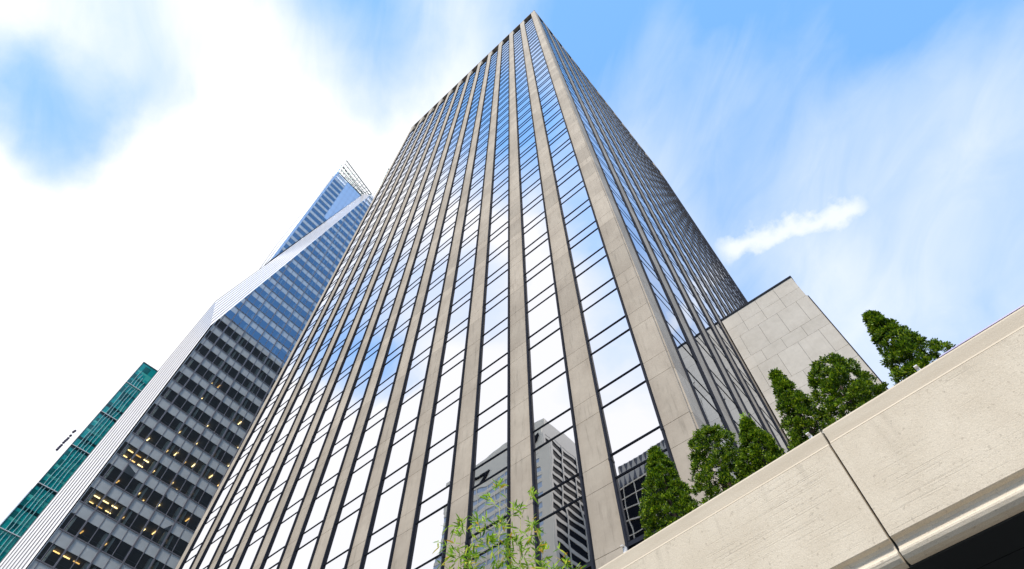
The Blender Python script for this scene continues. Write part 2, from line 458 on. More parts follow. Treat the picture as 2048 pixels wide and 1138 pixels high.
# keep the side right of the fold line: a*u+b*w<=c
fa, fb = -(w2 - w1), (u2 - u1); fc = fa * u1 + fb * w1
if fa * 20 + fb * 40 > fc: fa, fb, fc = -fa, -fb, -fc
def fold(poly): return clip(clip(poly, fa, fb, fc), -1, 0, .0)
UE = 34.; WB = -59.; PF = 4.77; WR = 1.82
umain = [2.65 + 3.8 * i for i in range(9)]
allu = [0, .75] + sorted([u for u in umain] + [u - 1.9 for u in umain if u - 1.9 > 1] )
allu = sorted(set(round(u, 3) for u in allu)) + [UE]
panes = []; spm = []
kmin = -12; kmax = 35
for k in range(kmin, kmax):
    wl = WR + PF * k                        # floor line: spandrel below, window above
    if k > 25 and wl > w2: break
    sp = MB()
    pol = fold([(0, wl - 2.05), (UE, wl - 2.05), (UE, wl), (0, wl)])
    if len(pol) > 2:
        sp.poly([P3(u, w, .006) for u, w in pol]); sp.build('spandrel_band', M['spandrel'], gt)
    # glass bay by bay over the full floor
    for a, b in zip(allu, allu[1:]):
        pol = fold([(a, wl - 2.05), (b, wl - 2.05), (b, wl - 2.05 + PF), (a, wl - 2.05 + PF)])
        if len(pol) > 2: panes.append((k, a, pol))
def pscore(p):
    k, a, pol = p; c = P3(sum(q[0] for q in pol) / len(pol), sum(q[1] for q in pol) / len(pol))
    d = CAM - c; L = d.length; el = math.degrees(math.asin(-d.z / L)); az = math.degrees(math.atan2(-d.x, -d.y))
    return -1 if (el < 27 or az > -71) else 1 / (L * L)
panes.sort(key=pscore, reverse=True)
restp = MB()
for i, (k, a, pol) in enumerate(panes):
    ta, tb = random.gauss(0, .0014), random.gauss(0, .0014)
    um = sum(q[0] for q in pol) / len(pol); wm = sum(q[1] for q in pol) / len(pol)
    pts = [P3(u, w, ta * (u - um) + tb * (w - wm)) for u, w in pol]
    if i < 96:
        mb = MB(); mb.poly(pts); mb.build('window', M['curtain'], gt)
    else: restp.poly(pts)
stuff(restp.build('window', M['curtain'], gt))
# mullions and floor lines
def foldseg(u, w0, w1_, thick, lo, hi, mb, vert=True):
    pol = fold([(u - thick, w0), (u + thick, w0), (u + thick, w1_), (u - thick, w1_)]) if vert else fold([(w0, u - thick), (w1_, u - thick), (w1_, u + thick), (w0, u + thick)])
    if len(pol) < 3: return
    fr = [P3(p[0], p[1], hi) for p in pol]; bk = [P3(p[0], p[1], lo) for p in pol]; n = len(pol)
    mb.poly(fr)
    for i in range(n): mb.quad(fr[i], bk[i], bk[(i + 1) % n], fr[(i + 1) % n])
for u in umain:
    mb = MB(); foldseg(u, WB, 190, .1, .02, .16, mb); mb.build('mullion', M['mullion'], gt)
mb = MB()
for u in allu:
    if not any(abs(u - q) < .01 for q in umain): foldseg(u, WB, 190, .055, .01, .06, mb)
mb.build('thin_mullions', M['mullion'], gt)
mb = MB()
for k in range(kmin, kmax):
    foldseg(WR + PF * k, 0, UE, .085, .01, .09, mb, False)
    foldseg(WR + PF * k + .75, 0, UE, .014, -.1, -.06, mb, False)
mb.build('floor_lines', M['mullion'], gt)
mb = MB(); foldseg(.0, WB, 60, .09, .0, .12, mb); mb.build('corner_trim', M['plainpanel'], gt)
# floors inside: ceiling slab, core wall, columns, strip lamps
def zf(p, q, z): t_ = max(0, min(1, (z - p.z) / (q.z - p.z))); return p.lerp(q, t_)
for k in range(kmin, kmax):
    wc = WR + PF * k - 2.0                   # ceiling of the storey whose window lies below
    z = P3(0, wc).z
    if z > 215: break
    a = P3(0, wc) if z < P1.z else zf(P1, P2, z)
    a = a + FU * .25 - FN * .2
    if z < K.z: bq = Vector((-101.6, -6.3, z))
    else: bq = zf(K, TA, z) if z < TA.z else zf(TA, TB, z)
    bq = Vector((bq.x + .3, bq.y + .5, z)); a.z = z
    if bq.y < a.y - 2.5: bq.y = a.y - 2.0
    c = P3(UE, wc, -.2); c.z = z; d = Vector((bq.x, 30, z))
    lo = [a, c, d, bq]; hi = [p + Vector((0, 0, .5)) for p in lo]
    mb = MB(); mb.poly(lo[::-1]); mb.poly(hi)
    for i in range(4): mb.quad(lo[i], lo[(i + 1) % 4], hi[(i + 1) % 4], hi[i])
    mb.build('floor_slab', M['ceil'], gt)
mb = MB(); mb.box(-100.5, -99.5, -3.5, 30, 0, 125); mb.box(-102.6, -101.5, 12, 30, 125.01, 190); mb.build('core_wall', M['core'], gt)
mb = MB()
for u in (6.9 - 7.6 * 0, 14.5, 22.1):
    pol = [(u - .75, WB), (u - .15, WB), (u - .15, w1 + (u - u1) / (u2 - u1) * (w2 - w1) - 14), (u - .75, w1 + (u - u1) / (u2 - u1) * (w2 - w1) - 14)]
    top = pol[2][1]
    mb.obox(FA, FU, FN, FW, (u - .95, u - .15), (-.9, -.3), (WB, top)); mb.obox(FA, FU, FN, FW, (u + .35, u + .62), (-.9, -.3), (WB, top))
mb.obox(FA, FU, FN, FW, (1.0, 1.3), (-.8, -.3), (WB, 36))
mb.build('interior_column', M['column'], gt)
rl = random.Random(3)
lamp_list = []
for k in range(-4, 10):
    wc = WR + PF * k - 2.06
    for bi, u in enumerate(umain[:6]):
        p_on = {-4: .8, -3: .9, -2: .95, -1: .9, 0: .9, 1: .85, 2: .85, 3: .8, 4: .7, 5: .55, 6: .45, 7: .3}.get(k, .05)
        if rl.random() > p_on: continue
        if bi == 0 and k % 2 == 0:           # rows running along the facade
            for rr in range(2 if rl.random() < .7 else 1):
                for q in range(3): lamp_list.append((u - 1.1 + q * 1.5, .95, -1.2 - rr * 1.7, .14, wc))
        else:                                # pairs running inwards
            for q in range(rl.choice((1, 1, 2))): lamp_list.append((u + .75 + q * 1.45, .17, -1.3 - .9 * (1 - q), 1.1 if q else .8, wc))
            if rl.random() < .25: lamp_list.append((u + 2.2, .17, -3.2, .8, wc))
for (u, du, d, dd, w) in lamp_list[:95]:
    mb = MB(); mb.obox(FA, FU, FN, FW, (u, u + du), (d - dd, d), (w - .12, w - .01)); mb.build('ceiling_lamp', M['lamp'], gt)

# side facets (front face below the kink, slanting band above it)
def facet(name, q00, q01, q10, q11, n, gap, mat, nlab=None, out=(0, -1, 0)):
    """q00->q01 one long edge, q10->q11 the other; n strips between them."""
    mb = MB(); ml = MB(); out = Vector(out).normalized(); ns = 10
    P = lambda t_, v: q00.lerp(q10, t_).lerp(q01.lerp(q11, t_), v)
    for i in range(n):
        t0 = i / n; t1 = (i + 1) / n; tg = t1 - gap / n
        for j in range(ns):
            v0, v1 = j / ns, (j + 1) / ns
            mb.poly([P(t0, v0), P(t0, v1), P(t1, v1), P(t1, v0)])
            ml.poly([P(tg, v0) + out * .02, P(tg, v1) + out * .02, P(t1, v1) + out * .02, P(t1, v0) + out * .02])
    o = mb.build(name, mat, gt); ml.build('facet_joint', M['line'], o); return o
E0 = P3(0, WB); E0.z = 1; K0 = Vector((-102, -6.85, 1))
facet('side_facet', E0, P1, K0, K, 8, .30, M['white_glass'])
facet('slanting_facet', P1, P2, K, TB, 8, .26, M['white_glass'], out=(.2, -.9, .3))
# upper facet
UD = (TB - TA); UD.z = 0; UD.normalize(); UN = Vector((UD.y, -UD.x, 0))
def Q3(u, z, d=0): return Vector((TA.x, TA.y, 0)) + UD * u + UN * d + Vector((0, 0, z))
def uclip(pol):                              # above the band's top edge, below the crown sill
    sl = (TB.z - TA.z) / 14.14
    pol = clip(pol, sl, -1, -TA.z + 0.0)
    pol = clip(pol, .0, 1., 234.) if True else pol
    s2 = (232.49 - 233.36) / 13.7
    return clip(pol, -s2, 1, 233.4)
p_u = [0, .75, 2.3, 3.9, 5.8, 7.7, 9.6, 11.5, 13.4, 15]
rp = MB(); cnt = 0
for k in range(0, 20):
    zl = 150.0 + 4.2 * k
    pol = uclip([(.0, zl), (15, zl), (15, zl + 1.75), (0, zl + 1.75)])
    if len(pol) > 2:
        mb = MB(); mb.poly([Q3(u, z, .008) for u, z in pol]); mb.build('upper_spandrel', M['spandrel'], gt)
    for a, b in zip(p_u, p_u[1:]):
        plain = a >= 5.7 and zl > 196 or a < .1
        pol = uclip([(a, zl), (b, zl), (b, zl + 4.2), (a, zl + 4.2)])
        if len(pol) < 3: continue
        if plain:
            mb = MB(); mb.poly([Q3(u, z, .01) for u, z in pol]); mb.build('plain_panel', M['plainpanel'], gt)
        else: rp.poly([Q3(u, z, 0) for u, z in pol])
stuff(rp.build('upper_window', M['curtain'], gt))
mb = MB()
for u in p_u[1:]:
    pol = uclip([(u - .03, 150), (u + .03, 150), (u + .03, 236), (u - .03, 236)])
    if len(pol) > 2: mb.poly([Q3(a, z, .06) for a, z in pol])
for k in range(0, 20):
    z = 150.0 + 4.2 * k; pol = uclip([(0, z - .04), (15, z - .04), (15, z + .04), (0, z + .04)])
    if len(pol) > 2: mb.poly([Q3(a, zz, .05) for a, zz in pol])
mb.build('upper_mullions', M['mullion'], gt)
mb = MB(); pol = [(0, 152), (3, 170), (14, 232), (14.4, 232.5), (0, 233.2)]
mb.poly([Q3(u, z, -3.0) for u, z in pol]); mb.build('upper_back_wall', M['core'], gt)
for k in range(1, 19):
    z = 150.0 + 4.2 * k - .02; ue = max(0.4, min(14, (z - TA.z) / (TB.z - TA.z) * 14.14))
    mb = MB(); mb.obox(Q3(0, z), UD, UN, Vector((0, 0, 1)), (.2, ue), (-3, -.2), (-.3, 0)); mb.build('upper_floor_slab', M['ceil'], gt)
# left returning sliver facet, white panels with thin dark joints
OUT = [Vector((-103.6, -3.0, 147.5)), Vector((-103.9, -3.35, 162.6)), Vector((-103.9, -3.1, 187)), Vector((-103.6, -2.45, 234))]
INN = [Vector((-103.3, -2.2, 154)), Vector((-103.3, -2.25, 166)), Vector((-103.3, -2.28, 188)), Vector((-103.3, -2.3, 235))]
mb = MB()
for i in range(3): mb.poly([INN[i], INN[i + 1], OUT[i + 1], OUT[i]])
o = mb.build('rear_facet', M['palewall'], gt)
mb = MB()
for f_ in (.45, 1.):
    for i in range(3 if f_ < 1 else 2): mb.bar(INN[i].lerp(OUT[i], f_) + Vector((0, -.03, 0)), INN[i + 1].lerp(OUT[i + 1], f_) + Vector((0, -.03, 0)), .05)
mb.build('facet_joint', M['line'], o)
# crown lattice
def lattice(corners, nu, nv, r, name):
    a, b, c, d = corners; mb = MB()          # a-b bottom, d-c top
    for i in range(nu + 1): mb.bar(a.lerp(b, i / nu), d.lerp(c, i / nu), r * (1.6 if i in (0, nu) else 1))
    for j in range(nv + 1): mb.bar(a.lerp(d, j / nv), b.lerp(c, j / nv), r * (1.6 if j in (0, nv) else 1))
    for i in range(nu):
        for j in range(nv):
            if (i + j) % 2 == 0:
                p = a.lerp(b, i / nu).lerp(d.lerp(c, i / nu), j / nv); q = a.lerp(b, (i + 1) / nu).lerp(d.lerp(c, (i + 1) / nu), (j + 1) / nv)
                mb.bar(p + Vector((-.8, 0, 0)), q + Vector((-.8, 0, 0)), r * .7)
    return mb.build(name, M['lattice'], gt)
lattice((Q3(.7, 233.3), Q3(14.4, 232.5), Q3(17.2, 241.4), Q3(0, 247.8)), 10, 4, .13, 'crown_lattice')
lattice((Q3(.7, 233.3, -2.5), Q3(14.4, 232.5, -2.5), Q3(16.2, 240.4, -2.5), Q3(0, 245.8, -2.5)), 8, 3, .12, 'crown_lattice')
mb = MB(); mb.poly([Q3(0, 233.4), Q3(.7, 233.4), Q3(.35, 240), Q3(0, 247.2)]); mb.build('crown_edge_panel', M['plainpanel'], gt)
lattice((Vector((-96, 14.7, 225.5)), Vector((-96, 22, 226)), Vector((-96, 22, 258)), Vector((-96, 13.7, 257.2))), 3, 8, .16, 'crown_lattice')
mb = MB(); mb.box(-135, -104.6, 4., 45, 0, 232); mb.box(-104.59, -103, 16, 45, 0, 224); mb.build('rear_body', M['sidewall'], gt)

# ================================================================== teal tower
tt = thing('teal_tower', 'slim teal glass apartment tower with white ledges, farthest left behind the faceted tower', 'building', (-160, 5, 0))
TY, TX, TZ = -7.55, -150., 139.1
def ty(z): return TY + (139 - z) * .003
mb = MB(); q_ = [(TX - .3, TY + .1), (TX - .3, 12), (-175, 12), (-175, -5)]
mb.poly([(x, y, TZ - .3) for x, y in q_])
for i in range(4): a, b_ = q_[i], q_[(i + 1) % 4]; mb.quad((*a, 0), (*b_, 0), (*b_, TZ - .3), (*a, TZ - .3))
if True: pass; mb.build('tower_body', M['tealline'], tt)
rt = random.Random(5)
zf_ = TZ; fl = 0
while zf_ > 40:
    mb = MB(); y = TY
    for wd in [1.3, 1.7, 1.5, 1.9, 2.2, 2.2, 2.2, 2.2, 2.2]:
        sp_ = zf_ - .75
        mb.quad((TX, y + .03, zf_ - 2.95), (TX, y + wd - .03, zf_ - 2.95), (TX, y + wd - .03, sp_), (TX, y + .03, sp_))
        if rt.random() < .6:
            h = rt.uniform(.6, 1.6); a = rt.uniform(.1, .5)
            mb.quad((TX + .02, y + a, zf_ - 2.9), (TX + .02, y + wd - .1, zf_ - 2.9), (TX + .02, y + wd - .1, zf_ - 2.9 + h), (TX + .02, y + a, zf_ - 2.9 + h))
        y += wd
    mb.quad((TX, TY, zf_ - .72), (TX, 12, zf_ - .72), (TX, 12, zf_), (TX, TY, zf_))
    mb.build('window', M['teal'], tt)
    fl += 1
    if fl % 4 == 3 and fl < 34:
        mb = MB(); mb.box(TX - .1, TX + .25, TY - .1, 12, zf_ - 3.08, zf_ - 2.9); mb.build('white_ledge', M['white_metal'], tt)
    zf_ -= 3.0
for q in range(4):
    mb = MB(); y = TY + 1.15 + .85 * q; pts = []; z = TZ - 3 - q
    while z > 45: pts.append((TX + .12, y + rt.uniform(-.14, .14), z)); z -= rt.uniform(1.6, 3.2)
    mb.tube(pts, [.10] * len(pts), 4)
    mb.build('reflection_streak', M['streak'], tt)  # pale wavy tubes drawn as reflections on the glass, no real fins
mb = MB(); mb.box(TX - .5, TX + .12, TY - .12, 12.05, TZ, TZ + .3); mb.box(TX - .1, TX + .1, TY - .1, TY + .05, 0, TZ); mb.build('edge_trim', M['tealline'], tt)

# pale far tower and the dark balls
pt = thing('pale_tower', 'almost white far building fading into the bright sky at the left edge', 'building', (-275, 10, 0))
mb = MB(); q_ = [(-262, 8), (-262, -2.2), (-290, -7.6), (-290, 30)]
mb.poly([(x, y, 158) for x, y in q_][::-1])
for i in range(4): a, b_ = q_[i], q_[(i + 1) % 4]; mb.quad((*a, 0), (*b_, 0), (*b_, 158), (*a, 158))
mb.build('wall', M['palewall'], pt)
mb = MB(); mb.box(-285, -270, 0, 10, 158, 160); mb.build('roof_room', M['palewall'], pt)
BL = [(-4.43, 186.29), (-4.61, 185.59), (-4.49, 183.48), (-4.51, 181.93), (-4.56, 181.05), (-4.66, 180.26), (-4.71, 179.27), (-4.67, 177.81), (-4.71, 176.96), (-4.76, 176.11), (-4.76, 175.30),]
bc = thing('marker_ball_mast', 'row of small dark balls on a white mast left of the teal tower', 'mast', (-260, -4.6, 157))
mb = MB(); mb.bar((-260, -4.75, 157), (-260.2, -4.4, 188), .06); mb.build('pole', M['palewall'], bc)
for (y, z) in BL:
    mb = MB(); 
    pts = [(-259.9, y, z - .55), (-259.9, y, z - .4), (-259.9, y, z), (-259.9, y, z + .4), (-259.9, y, z + .55)]
    mb.tube(pts, [.05, .42, .55, .42, .05], 8); mb.build('ball', M['ball'], bc)

# ================================================================== buildings mirrored in the windows (they stand behind the camera)
st = thing('striped_tower', 'beige striped tower with a dark curved mark, seen mirrored in the lower windows', 'skyscraper', (-100, -125, 0))
SX, SY, SZ = -84.4, -104.9, 156.8
mb = MB(); mb.box(-135, SX - .4, -150, SY - .4, 0, SZ - .5); mb.build('tower_body', M['greystone'], st)
mb = MB(); mb.box(-135.5, SX, SY - .4, SY, 143.6, SZ); mb.box(SX - 4.2, SX, SY - .4, SY, 0, 143.59); mb.build('blank_wall', M['beige'], st)
mb = MB(); mb.box(SX - .4, SX, -150, SY - .401, 149, SZ + .01); mb.box(SX - .4, SX + .1, SY - 1.6, SY - .401, 0, 148.99); mb.build('side_blank_wall', M['greystone'], st)
for i in range(26):
    z = 143.5 - 3.6 * i
    mb = MB(); mb.box(-135, SX - 4.21, SY - .4, SY - .02, z - 1.7, z); mb.build('spandrel', M['beige'], st)
    mb = MB(); mb.box(-135, SX - 4.21, SY - .4, SY - .2, z - 3.59, z - 1.71); mb.build('ribbon_window', M['palewin'], st)
    z = 148.9 - 3.6 * i
    mb = MB(); mb.box(SX - .4, SX - .05, -150, SY - 1.61, z - 1.25, z); mb.build('side_spandrel', M['greystone'], st)
    mb = MB(); mb.box(SX - .4, SX - .2, -150, SY - 1.61, z - 3.59, z - 1.26); mb.build('side_ribbon_window', M['darkwin'], st)
for x in (-93.5, -98, -102.5, -107, -111.5, -116, -120.5):
    mb = MB(); mb.box(x - .15, x + .15, SY - .02, SY + .1, 40, 143.5); mb.build('vertical_fin', M['beige'], st)
for y in (-112.5, -121, -130):
    mb = MB(); mb.box(SX - .04, SX + .12, y - .3, y + .3, 0, 148.9); mb.build('side_pilaster', M['greystone'], st)
def slab(pts, name, mat, par):
    mb = MB(); fr = [(x, SY + .5, z) for x, z in pts]; bk = [(x, SY + .01, z) for x, z in pts]; n = len(pts)
    mb.poly(fr)
    for i in range(n): mb.quad(fr[i], fr[(i + 1) % n], bk[(i + 1) % n], bk[i])
    mb.build(name, mat, par)
slab([(-119.1, 149.2), (-116.6, 149.0), (-114.8, 149.4), (-111.6, 149.6), (-111.0, 148.9), (-112.8, 147.0), (-115.0, 145.2), (-118.4, 143.9), (-118.8, 144.5), (-116.0, 145.8), (-114.2, 147.4), (-113.4, 148.3), (-116.5, 148.2), (-119.0, 148.4)], 'curved_mark', M['darkwin'], st)
slab([(-89.4, 147.0), (-88.0, 148.4), (-85.8, 149.0), (-85.5, 147.6), (-86.8, 146.0), (-89.2, 145.3)], 'leaf_mark', M['darkwin'], st)

pb = thing('zigzag_parapet_building', 'dark glass building with a zigzag parapet, mirrored low in the rightmost front window', 'building', (-55, -160, 0))
PX0, PX1, PY, PZ = -79.5, -38., -140., 156.
mb = MB(); mb.box(PX0, PX1, -185, PY - .5, 0, PZ - 1); mb.build('building_body', M['greystone'], pb)
mb = MB(); mb.box(PX0, PX1, PY - .5, PY - .2, PZ - 10, PZ); mb.build('parapet_band', M['greystone'], pb)
for i in range(19):
    x = PX0 + .4 + 2.2 * i
    mb = MB()
    for zz, sgn in ((PZ - .3, 1), (PZ - 9.7, -1)):
        z1 = zz - sgn * 4.6
        a = [(x, PY - .2, zz), (x + .9 - .45, PY + .35, zz), (x + 1.6, PY - .2, zz), (x + .8, PY - .2, z1)]
        mb.poly([a[0], a[3], a[1]]); mb.poly([a[1], a[3], a[2]]); mb.poly([a[0], a[1], a[2]])
    mb.build('parapet_fin', M['bronze'], pb)
for i in range(24):
    z = PZ - 10 - 5 * i
    mb = MB(); mb.box(PX0, PX1, PY - .5, PY - .25, z - 4.99, z); mb.build('window_band', M['darkwin'], pb)
    mb = MB(); mb.box(PX0, PX1, PY - .24, PY, z - .5, z - .1); mb.build('floor_ledge', M['beige'], pb)
for i in range(9):
    mb = MB(); x = PX0 + 2 + 5 * i; mb.box(x, x + .2, PY - .24, PY + .15, 5, PZ - 10.5); mb.build('facade_post', M['beige'], pb)

# ================================================================== concrete canopy with its planter
hd = R(-84); DV = Vector((math.sin(hd), math.cos(hd), 0)); NV = Vector((.10452846, .9945219, 0)); UP = Vector((0, 0, 1))
cp = thing('concrete_canopy', 'rough beige concrete fascia with a planter on top and a soffit coloured black for shade, lower right', 'canopy', (4.5, -8, 0))
CO = Vector((4.82, -15.696, 0)) + NV * 6.0      # foot of the face plane, s measured along DV
S0, S1, SJ = -16., 12., 1.14                     # right end, left end, joint
ZT = 6.535
def prism(mb, prof, s0, s1):
    """profile of (n, z) swept along the wall"""
    f0 = [CO + DV * s0 + NV * n + UP * z for n, z in prof]; f1 = [CO + DV * s1 + NV * n + UP * z for n, z in prof]
    k = len(prof)
    for i in range(k): mb.quad(f0[i], f0[(i + 1) % k], f1[(i + 1) % k], f1[i])
    mb.poly(f0[::-1]); mb.poly(f1)
def face_prof(dz):
    pr = [(.0, 6.285 + dz), (.0, 5.095 + dz)]
    # scotia under the face
    pr += [(.012, 5.085 + dz), (.045, 5.07 + dz), (.058, 5.045 + dz), (.058, 5.01 + dz), (.048, 4.985 + dz), (.028, 4.962 + dz), (-.004, 4.945 + dz), (-.006, 4.925 + dz), (.004, 4.895 + dz), (.03, 4.865 + dz), (.075, 4.85 + dz)]
    pr += [(.25, 4.85 + dz), (.25, 6.285 + dz)]
    return pr
def cop_prof(dz): return [(.0, 6.289 + dz), (.012, 6.292 + dz), (.03, 6.33 + dz), (.035, ZT - .03 + dz), (.05, ZT + dz), (.25, ZT + dz), (.25, 6.289 + dz)]
for a, b, dz in ((S0, SJ - .013, 0.), (SJ + .013, S1, -.012)):
    mb = MB(); prism(mb, face_prof(dz), a, b); fo = mb.build('fascia_panel', M['concrete'], cp)
    mb = MB(); prism(mb, cop_prof(dz), a, b); mb.build('coping', M['coping'], fo)
mb = MB(); prism(mb, [(.09, 4.86), (.09, ZT - .03), (.24, ZT - .03), (.24, 4.86)], SJ - .0125, SJ + .0125); mb.build('joint_filler', M['dark'], cp)
mb = MB(); prism(mb, [(.07, ZT + .0035), (.07, ZT + .012), (.2, ZT + .012), (.2, ZT + .0035)], S0, -.33); prism(mb, [(.043, ZT + .002), (.043, ZT + .016), (.069, ZT + .016), (.069, ZT + .002)], S0, -.33)
mb.build('metal_flashing', M['lilac'], cp)
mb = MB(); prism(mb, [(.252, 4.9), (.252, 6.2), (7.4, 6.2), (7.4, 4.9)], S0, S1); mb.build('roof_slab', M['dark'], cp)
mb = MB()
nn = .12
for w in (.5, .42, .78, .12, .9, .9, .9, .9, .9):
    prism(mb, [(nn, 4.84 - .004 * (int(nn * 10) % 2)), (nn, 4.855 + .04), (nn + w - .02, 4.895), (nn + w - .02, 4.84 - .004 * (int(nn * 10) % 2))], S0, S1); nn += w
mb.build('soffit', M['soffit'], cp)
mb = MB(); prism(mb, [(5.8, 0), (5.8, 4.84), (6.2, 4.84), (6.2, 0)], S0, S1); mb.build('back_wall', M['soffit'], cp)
mb = MB(); prism(mb, [(.253, 6.205), (.253, 6.42), (1.7, 6.42), (1.7, 6.205)], S0, S1); mb.build('planter_soil', M['soil'], cp)
mb = MB(); prism(mb, [(1.71, 6.205), (1.71, 6.5), (1.85, 6.5), (1.85, 6.205)], S0, S1); mb.build('planter_back_wall', M['coping'], cp)
for s_, hh, lab in ((1.30, .07, 'small white clip on the wall edge beside the concrete joint'), (-.09, .075, 'small white clip on the wall edge under the rightmost evergreen'), (4.28, .11, 'small grey bracket on the wall edge near the bottom of the tower pier')):
    mb = MB()
    O = CO + DV * s_ + NV * .10 + UP * (ZT + .013)
    mb.obox(O, DV, NV, UP, (-.02, .02), (0, .05), (0, hh)); mb.obox(O, DV, NV, UP, (-.02, .02), (-.045, -.001), (hh - .012, hh)); mb.obox(O, DV, NV, UP, (-.025, .025), (.051, .09), (0, .01))
    tag(mb.build('edge_clip', M['white_metal'], None), lab, 'clip', 'clips along the planter edge')

# ------------------------------------------------------------------ evergreens
def evergreen(s_, n_, ztop, wl, wr, label, shape='cone', seed=0, tip=None):
    rr = random.Random(seed)
    base = CO + DV * s_ + NV * n_ + UP * 6.4
    root = thing('evergreen_shrub', label, 'evergreen shrub', base, 'evergreen shrubs along the concrete planter')
    H = ztop - 6.4
    mb = MB(); mb.tube([base, base + UP * H * .4, base + UP * H * .85], [.05, .035, .008], 7)
    for q in range(14):
        z = H * (.12 + .6 * q / 14); an = rr.random() * 6.28; L = .32 * (1 - z / H) + .06
        mb.tube([base + UP * z, base + UP * (z + L * .5) + Vector((math.cos(an), math.sin(an), 0)) * L * .9], [.014, .004], 5)
    mb.build('trunk', M['bark'], root)
    mb = MB()
    def radius(f):                           # f 0 bottom..1 top
        if shape == 'cone': return (1 - f) ** .8 * (1 - math.exp(-f * 9 - .8))
        if shape == 'round': return math.sqrt(max(0, 1 - f ** 2.6)) * (.8 + .2 * min(1, f * 4))
        return (1 - f ** 1.25) * (.8 + .2 * min(1, f * 5))
    lobes = [(rr.random() * 6.28, rr.random(), rr.uniform(-.2, .2)) for _ in range(12)]
    def wob(an, f):
        w = 1
        for la, lf, lw in lobes:
            d = (math.cos(an - la) - 1) * 2.2 - ((f - lf) * 4.5) ** 2
            w += lw * math.exp(d)
        return w
    nclump = int(560 * (wl + wr)); wl *= 1.06; wr *= 1.06
    for _ in range(nclump):
        f = rr.random() ** 1.25; f = min(f, .985)
        an = rr.random() * 2 * math.pi
        half = wl if math.cos(an) > 0 else wr
        r0 = radius(f) * wob(an, f)
        rad = r0 * (rr.random() ** (.3 if rr.random() < .75 else .9))
        ctr = base + UP * (H * (.04 + .94 * f)) + DV * (math.cos(an) * half * rad) + NV * (math.sin(an) * (wl + wr) / 2 * rad)
        if tip: ctr = ctr + DV * tip * max(0, f - .5) ** 2 * 2
        outd = (DV * math.cos(an) + NV * math.sin(an)).normalized() * .75 + UP * .75
        outd = (outd + Vector((rr.gauss(0, .3), rr.gauss(0, .3), rr.gauss(0, .3)))).normalized()
        cs = rr.uniform(.6, 1.15)
        x = outd.orthogonal().normalized(); y = outd.cross(x)
        for q in range(92):
            a2 = rr.random() * 6.28; sp = rr.uniform(.1, 1.7)
            d = (outd + (x * math.cos(a2) + y * math.sin(a2)) * sp).normalized()
            p = ctr + d * rr.uniform(.015, .08) * cs
            L = rr.uniform(.022, .045) * cs; w_ = rr.uniform(.007, .012) * cs
            sdv = d.cross(Vector((rr.gauss(0, 1), rr.gauss(0, 1), rr.gauss(0, 1)))).normalized() * w_
            mb.quad(p, p + d * L * .5 + sdv, p + d * L, p + d * L * .5 - sdv)
    mb.build('crown', M['cypress'], root)
    return root
evergreen(3.78, .85, 8.62, .62, .55, 'pointed evergreen at the left end of the row, in front of the lowest tower window', 'cone', 1, .05)
evergreen(2.78, .85, 8.25, .46, .48, 'round-topped evergreen over the foot of the corner pier, second from the left', 'round', 2)
evergreen(2.2, .95, 8.15, .42, .46, 'evergreen with a pale sprig on top, in front of the narrow tower face', 'egg', 3)
evergreen(1.42, .85, 8.52, .42, .42, 'upright evergreen left of the concrete joint, its pointed top against the stone annex', 'egg', 4)
evergreen(.76, .85, 8.06, .46, .50, 'broad domed evergreen in front of the annex, fifth from the left', 'round', 5)
evergreen(-.13, .85, 8.44, .44, .46, 'evergreen standing alone against the sky at the right end of the row', 'egg', 6)

# pale sprig rising from the third shrub
mb = MB(); base = CO + DV * 2.2 + NV * .95 + UP * 8.1
rr = random.Random(9)
for q in range(70):
    d = Vector((rr.gauss(0, .35), rr.gauss(0, .35), 1)).normalized(); p = base + UP * rr.uniform(-.05, .16) + Vector((rr.gauss(0, .03), rr.gauss(0, .03), 0))
    sd = d.orthogonal().normalized() * .007; L = rr.uniform(.04, .07)
    mb.quad(p, p + d * L * .5 + sd, p + d * L, p + d * L * .5 - sd)
for o in list(bpy.data.objects):
    if o.name.startswith('evergreen_shrub') and 'pale sprig' in o.get('label', ''):
        sprig = mb.build('sprig', M['bamboo'], o); sprig['label'] = 'pale green sprig'

# ------------------------------------------------------------------ bamboo
bam = thing('bamboo_plant', 'leafy light green bamboo with some yellow leaves at the bottom centre', 'bamboo', (1.4, -11.9, 0))
tips = [(1.30, -11.87, 5.95), (1.58, -11.63, 5.86), (1.46, -11.73, 5.66), (1.02, -12.14, 5.45), (1.14, -12.03, 5.5), (1.32, -11.85, 5.5), (1.56, -11.64, 5.45), (.98, -12.2, 5.1), (1.63, -11.59, 5.17), (1.80, -11.47, 5.02), (1.91, -11.4, 4.92), (1.08, -12.1, 5.1), (1.34, -11.83, 5.2), (1.2, -11.96, 5.8), (1.22, -11.95, 5.3), (1.45, -11.75, 5.25), (1.7, -11.5, 4.9), (1.0, -12.2, 4.85), (1.2, -12.0, 4.9), (1.45, -11.8, 4.85), (1.3, -11.8, 4.6), (1.65, -11.6, 4.6), (1.1, -12.1, 4.5)]
rb = random.Random(21)
leaves = MB()
def leaf(p, d, L, w):
    d = d.normalized(); sd = d.cross(Vector((rb.gauss(0, .4), rb.gauss(0, .4), 1))).normalized(); dn = Vector((0, 0, -1))
    up = sd.cross(d) * .12 * w
    a = p; b_ = p + d * L * .35 + dn * L * .03; c_ = p + d * L * .7 + dn * L * .1; e = p + d * L + dn * L * .22
    i = len(leaves.v)
    leaves.v += [tuple(a), tuple(b_ + sd * w), tuple(c_ + sd * w * .7), tuple(e), tuple(c_ - sd * w * .7), tuple(b_ - sd * w)]
    leaves.f.append((i, i + 1, i + 2, i + 3, i + 4, i + 5))
stems = [(1.28, -11.9), (1.42, -11.78), (1.2, -12.0), (1.5, -11.72), (1.12, -12.06)]
culm = []
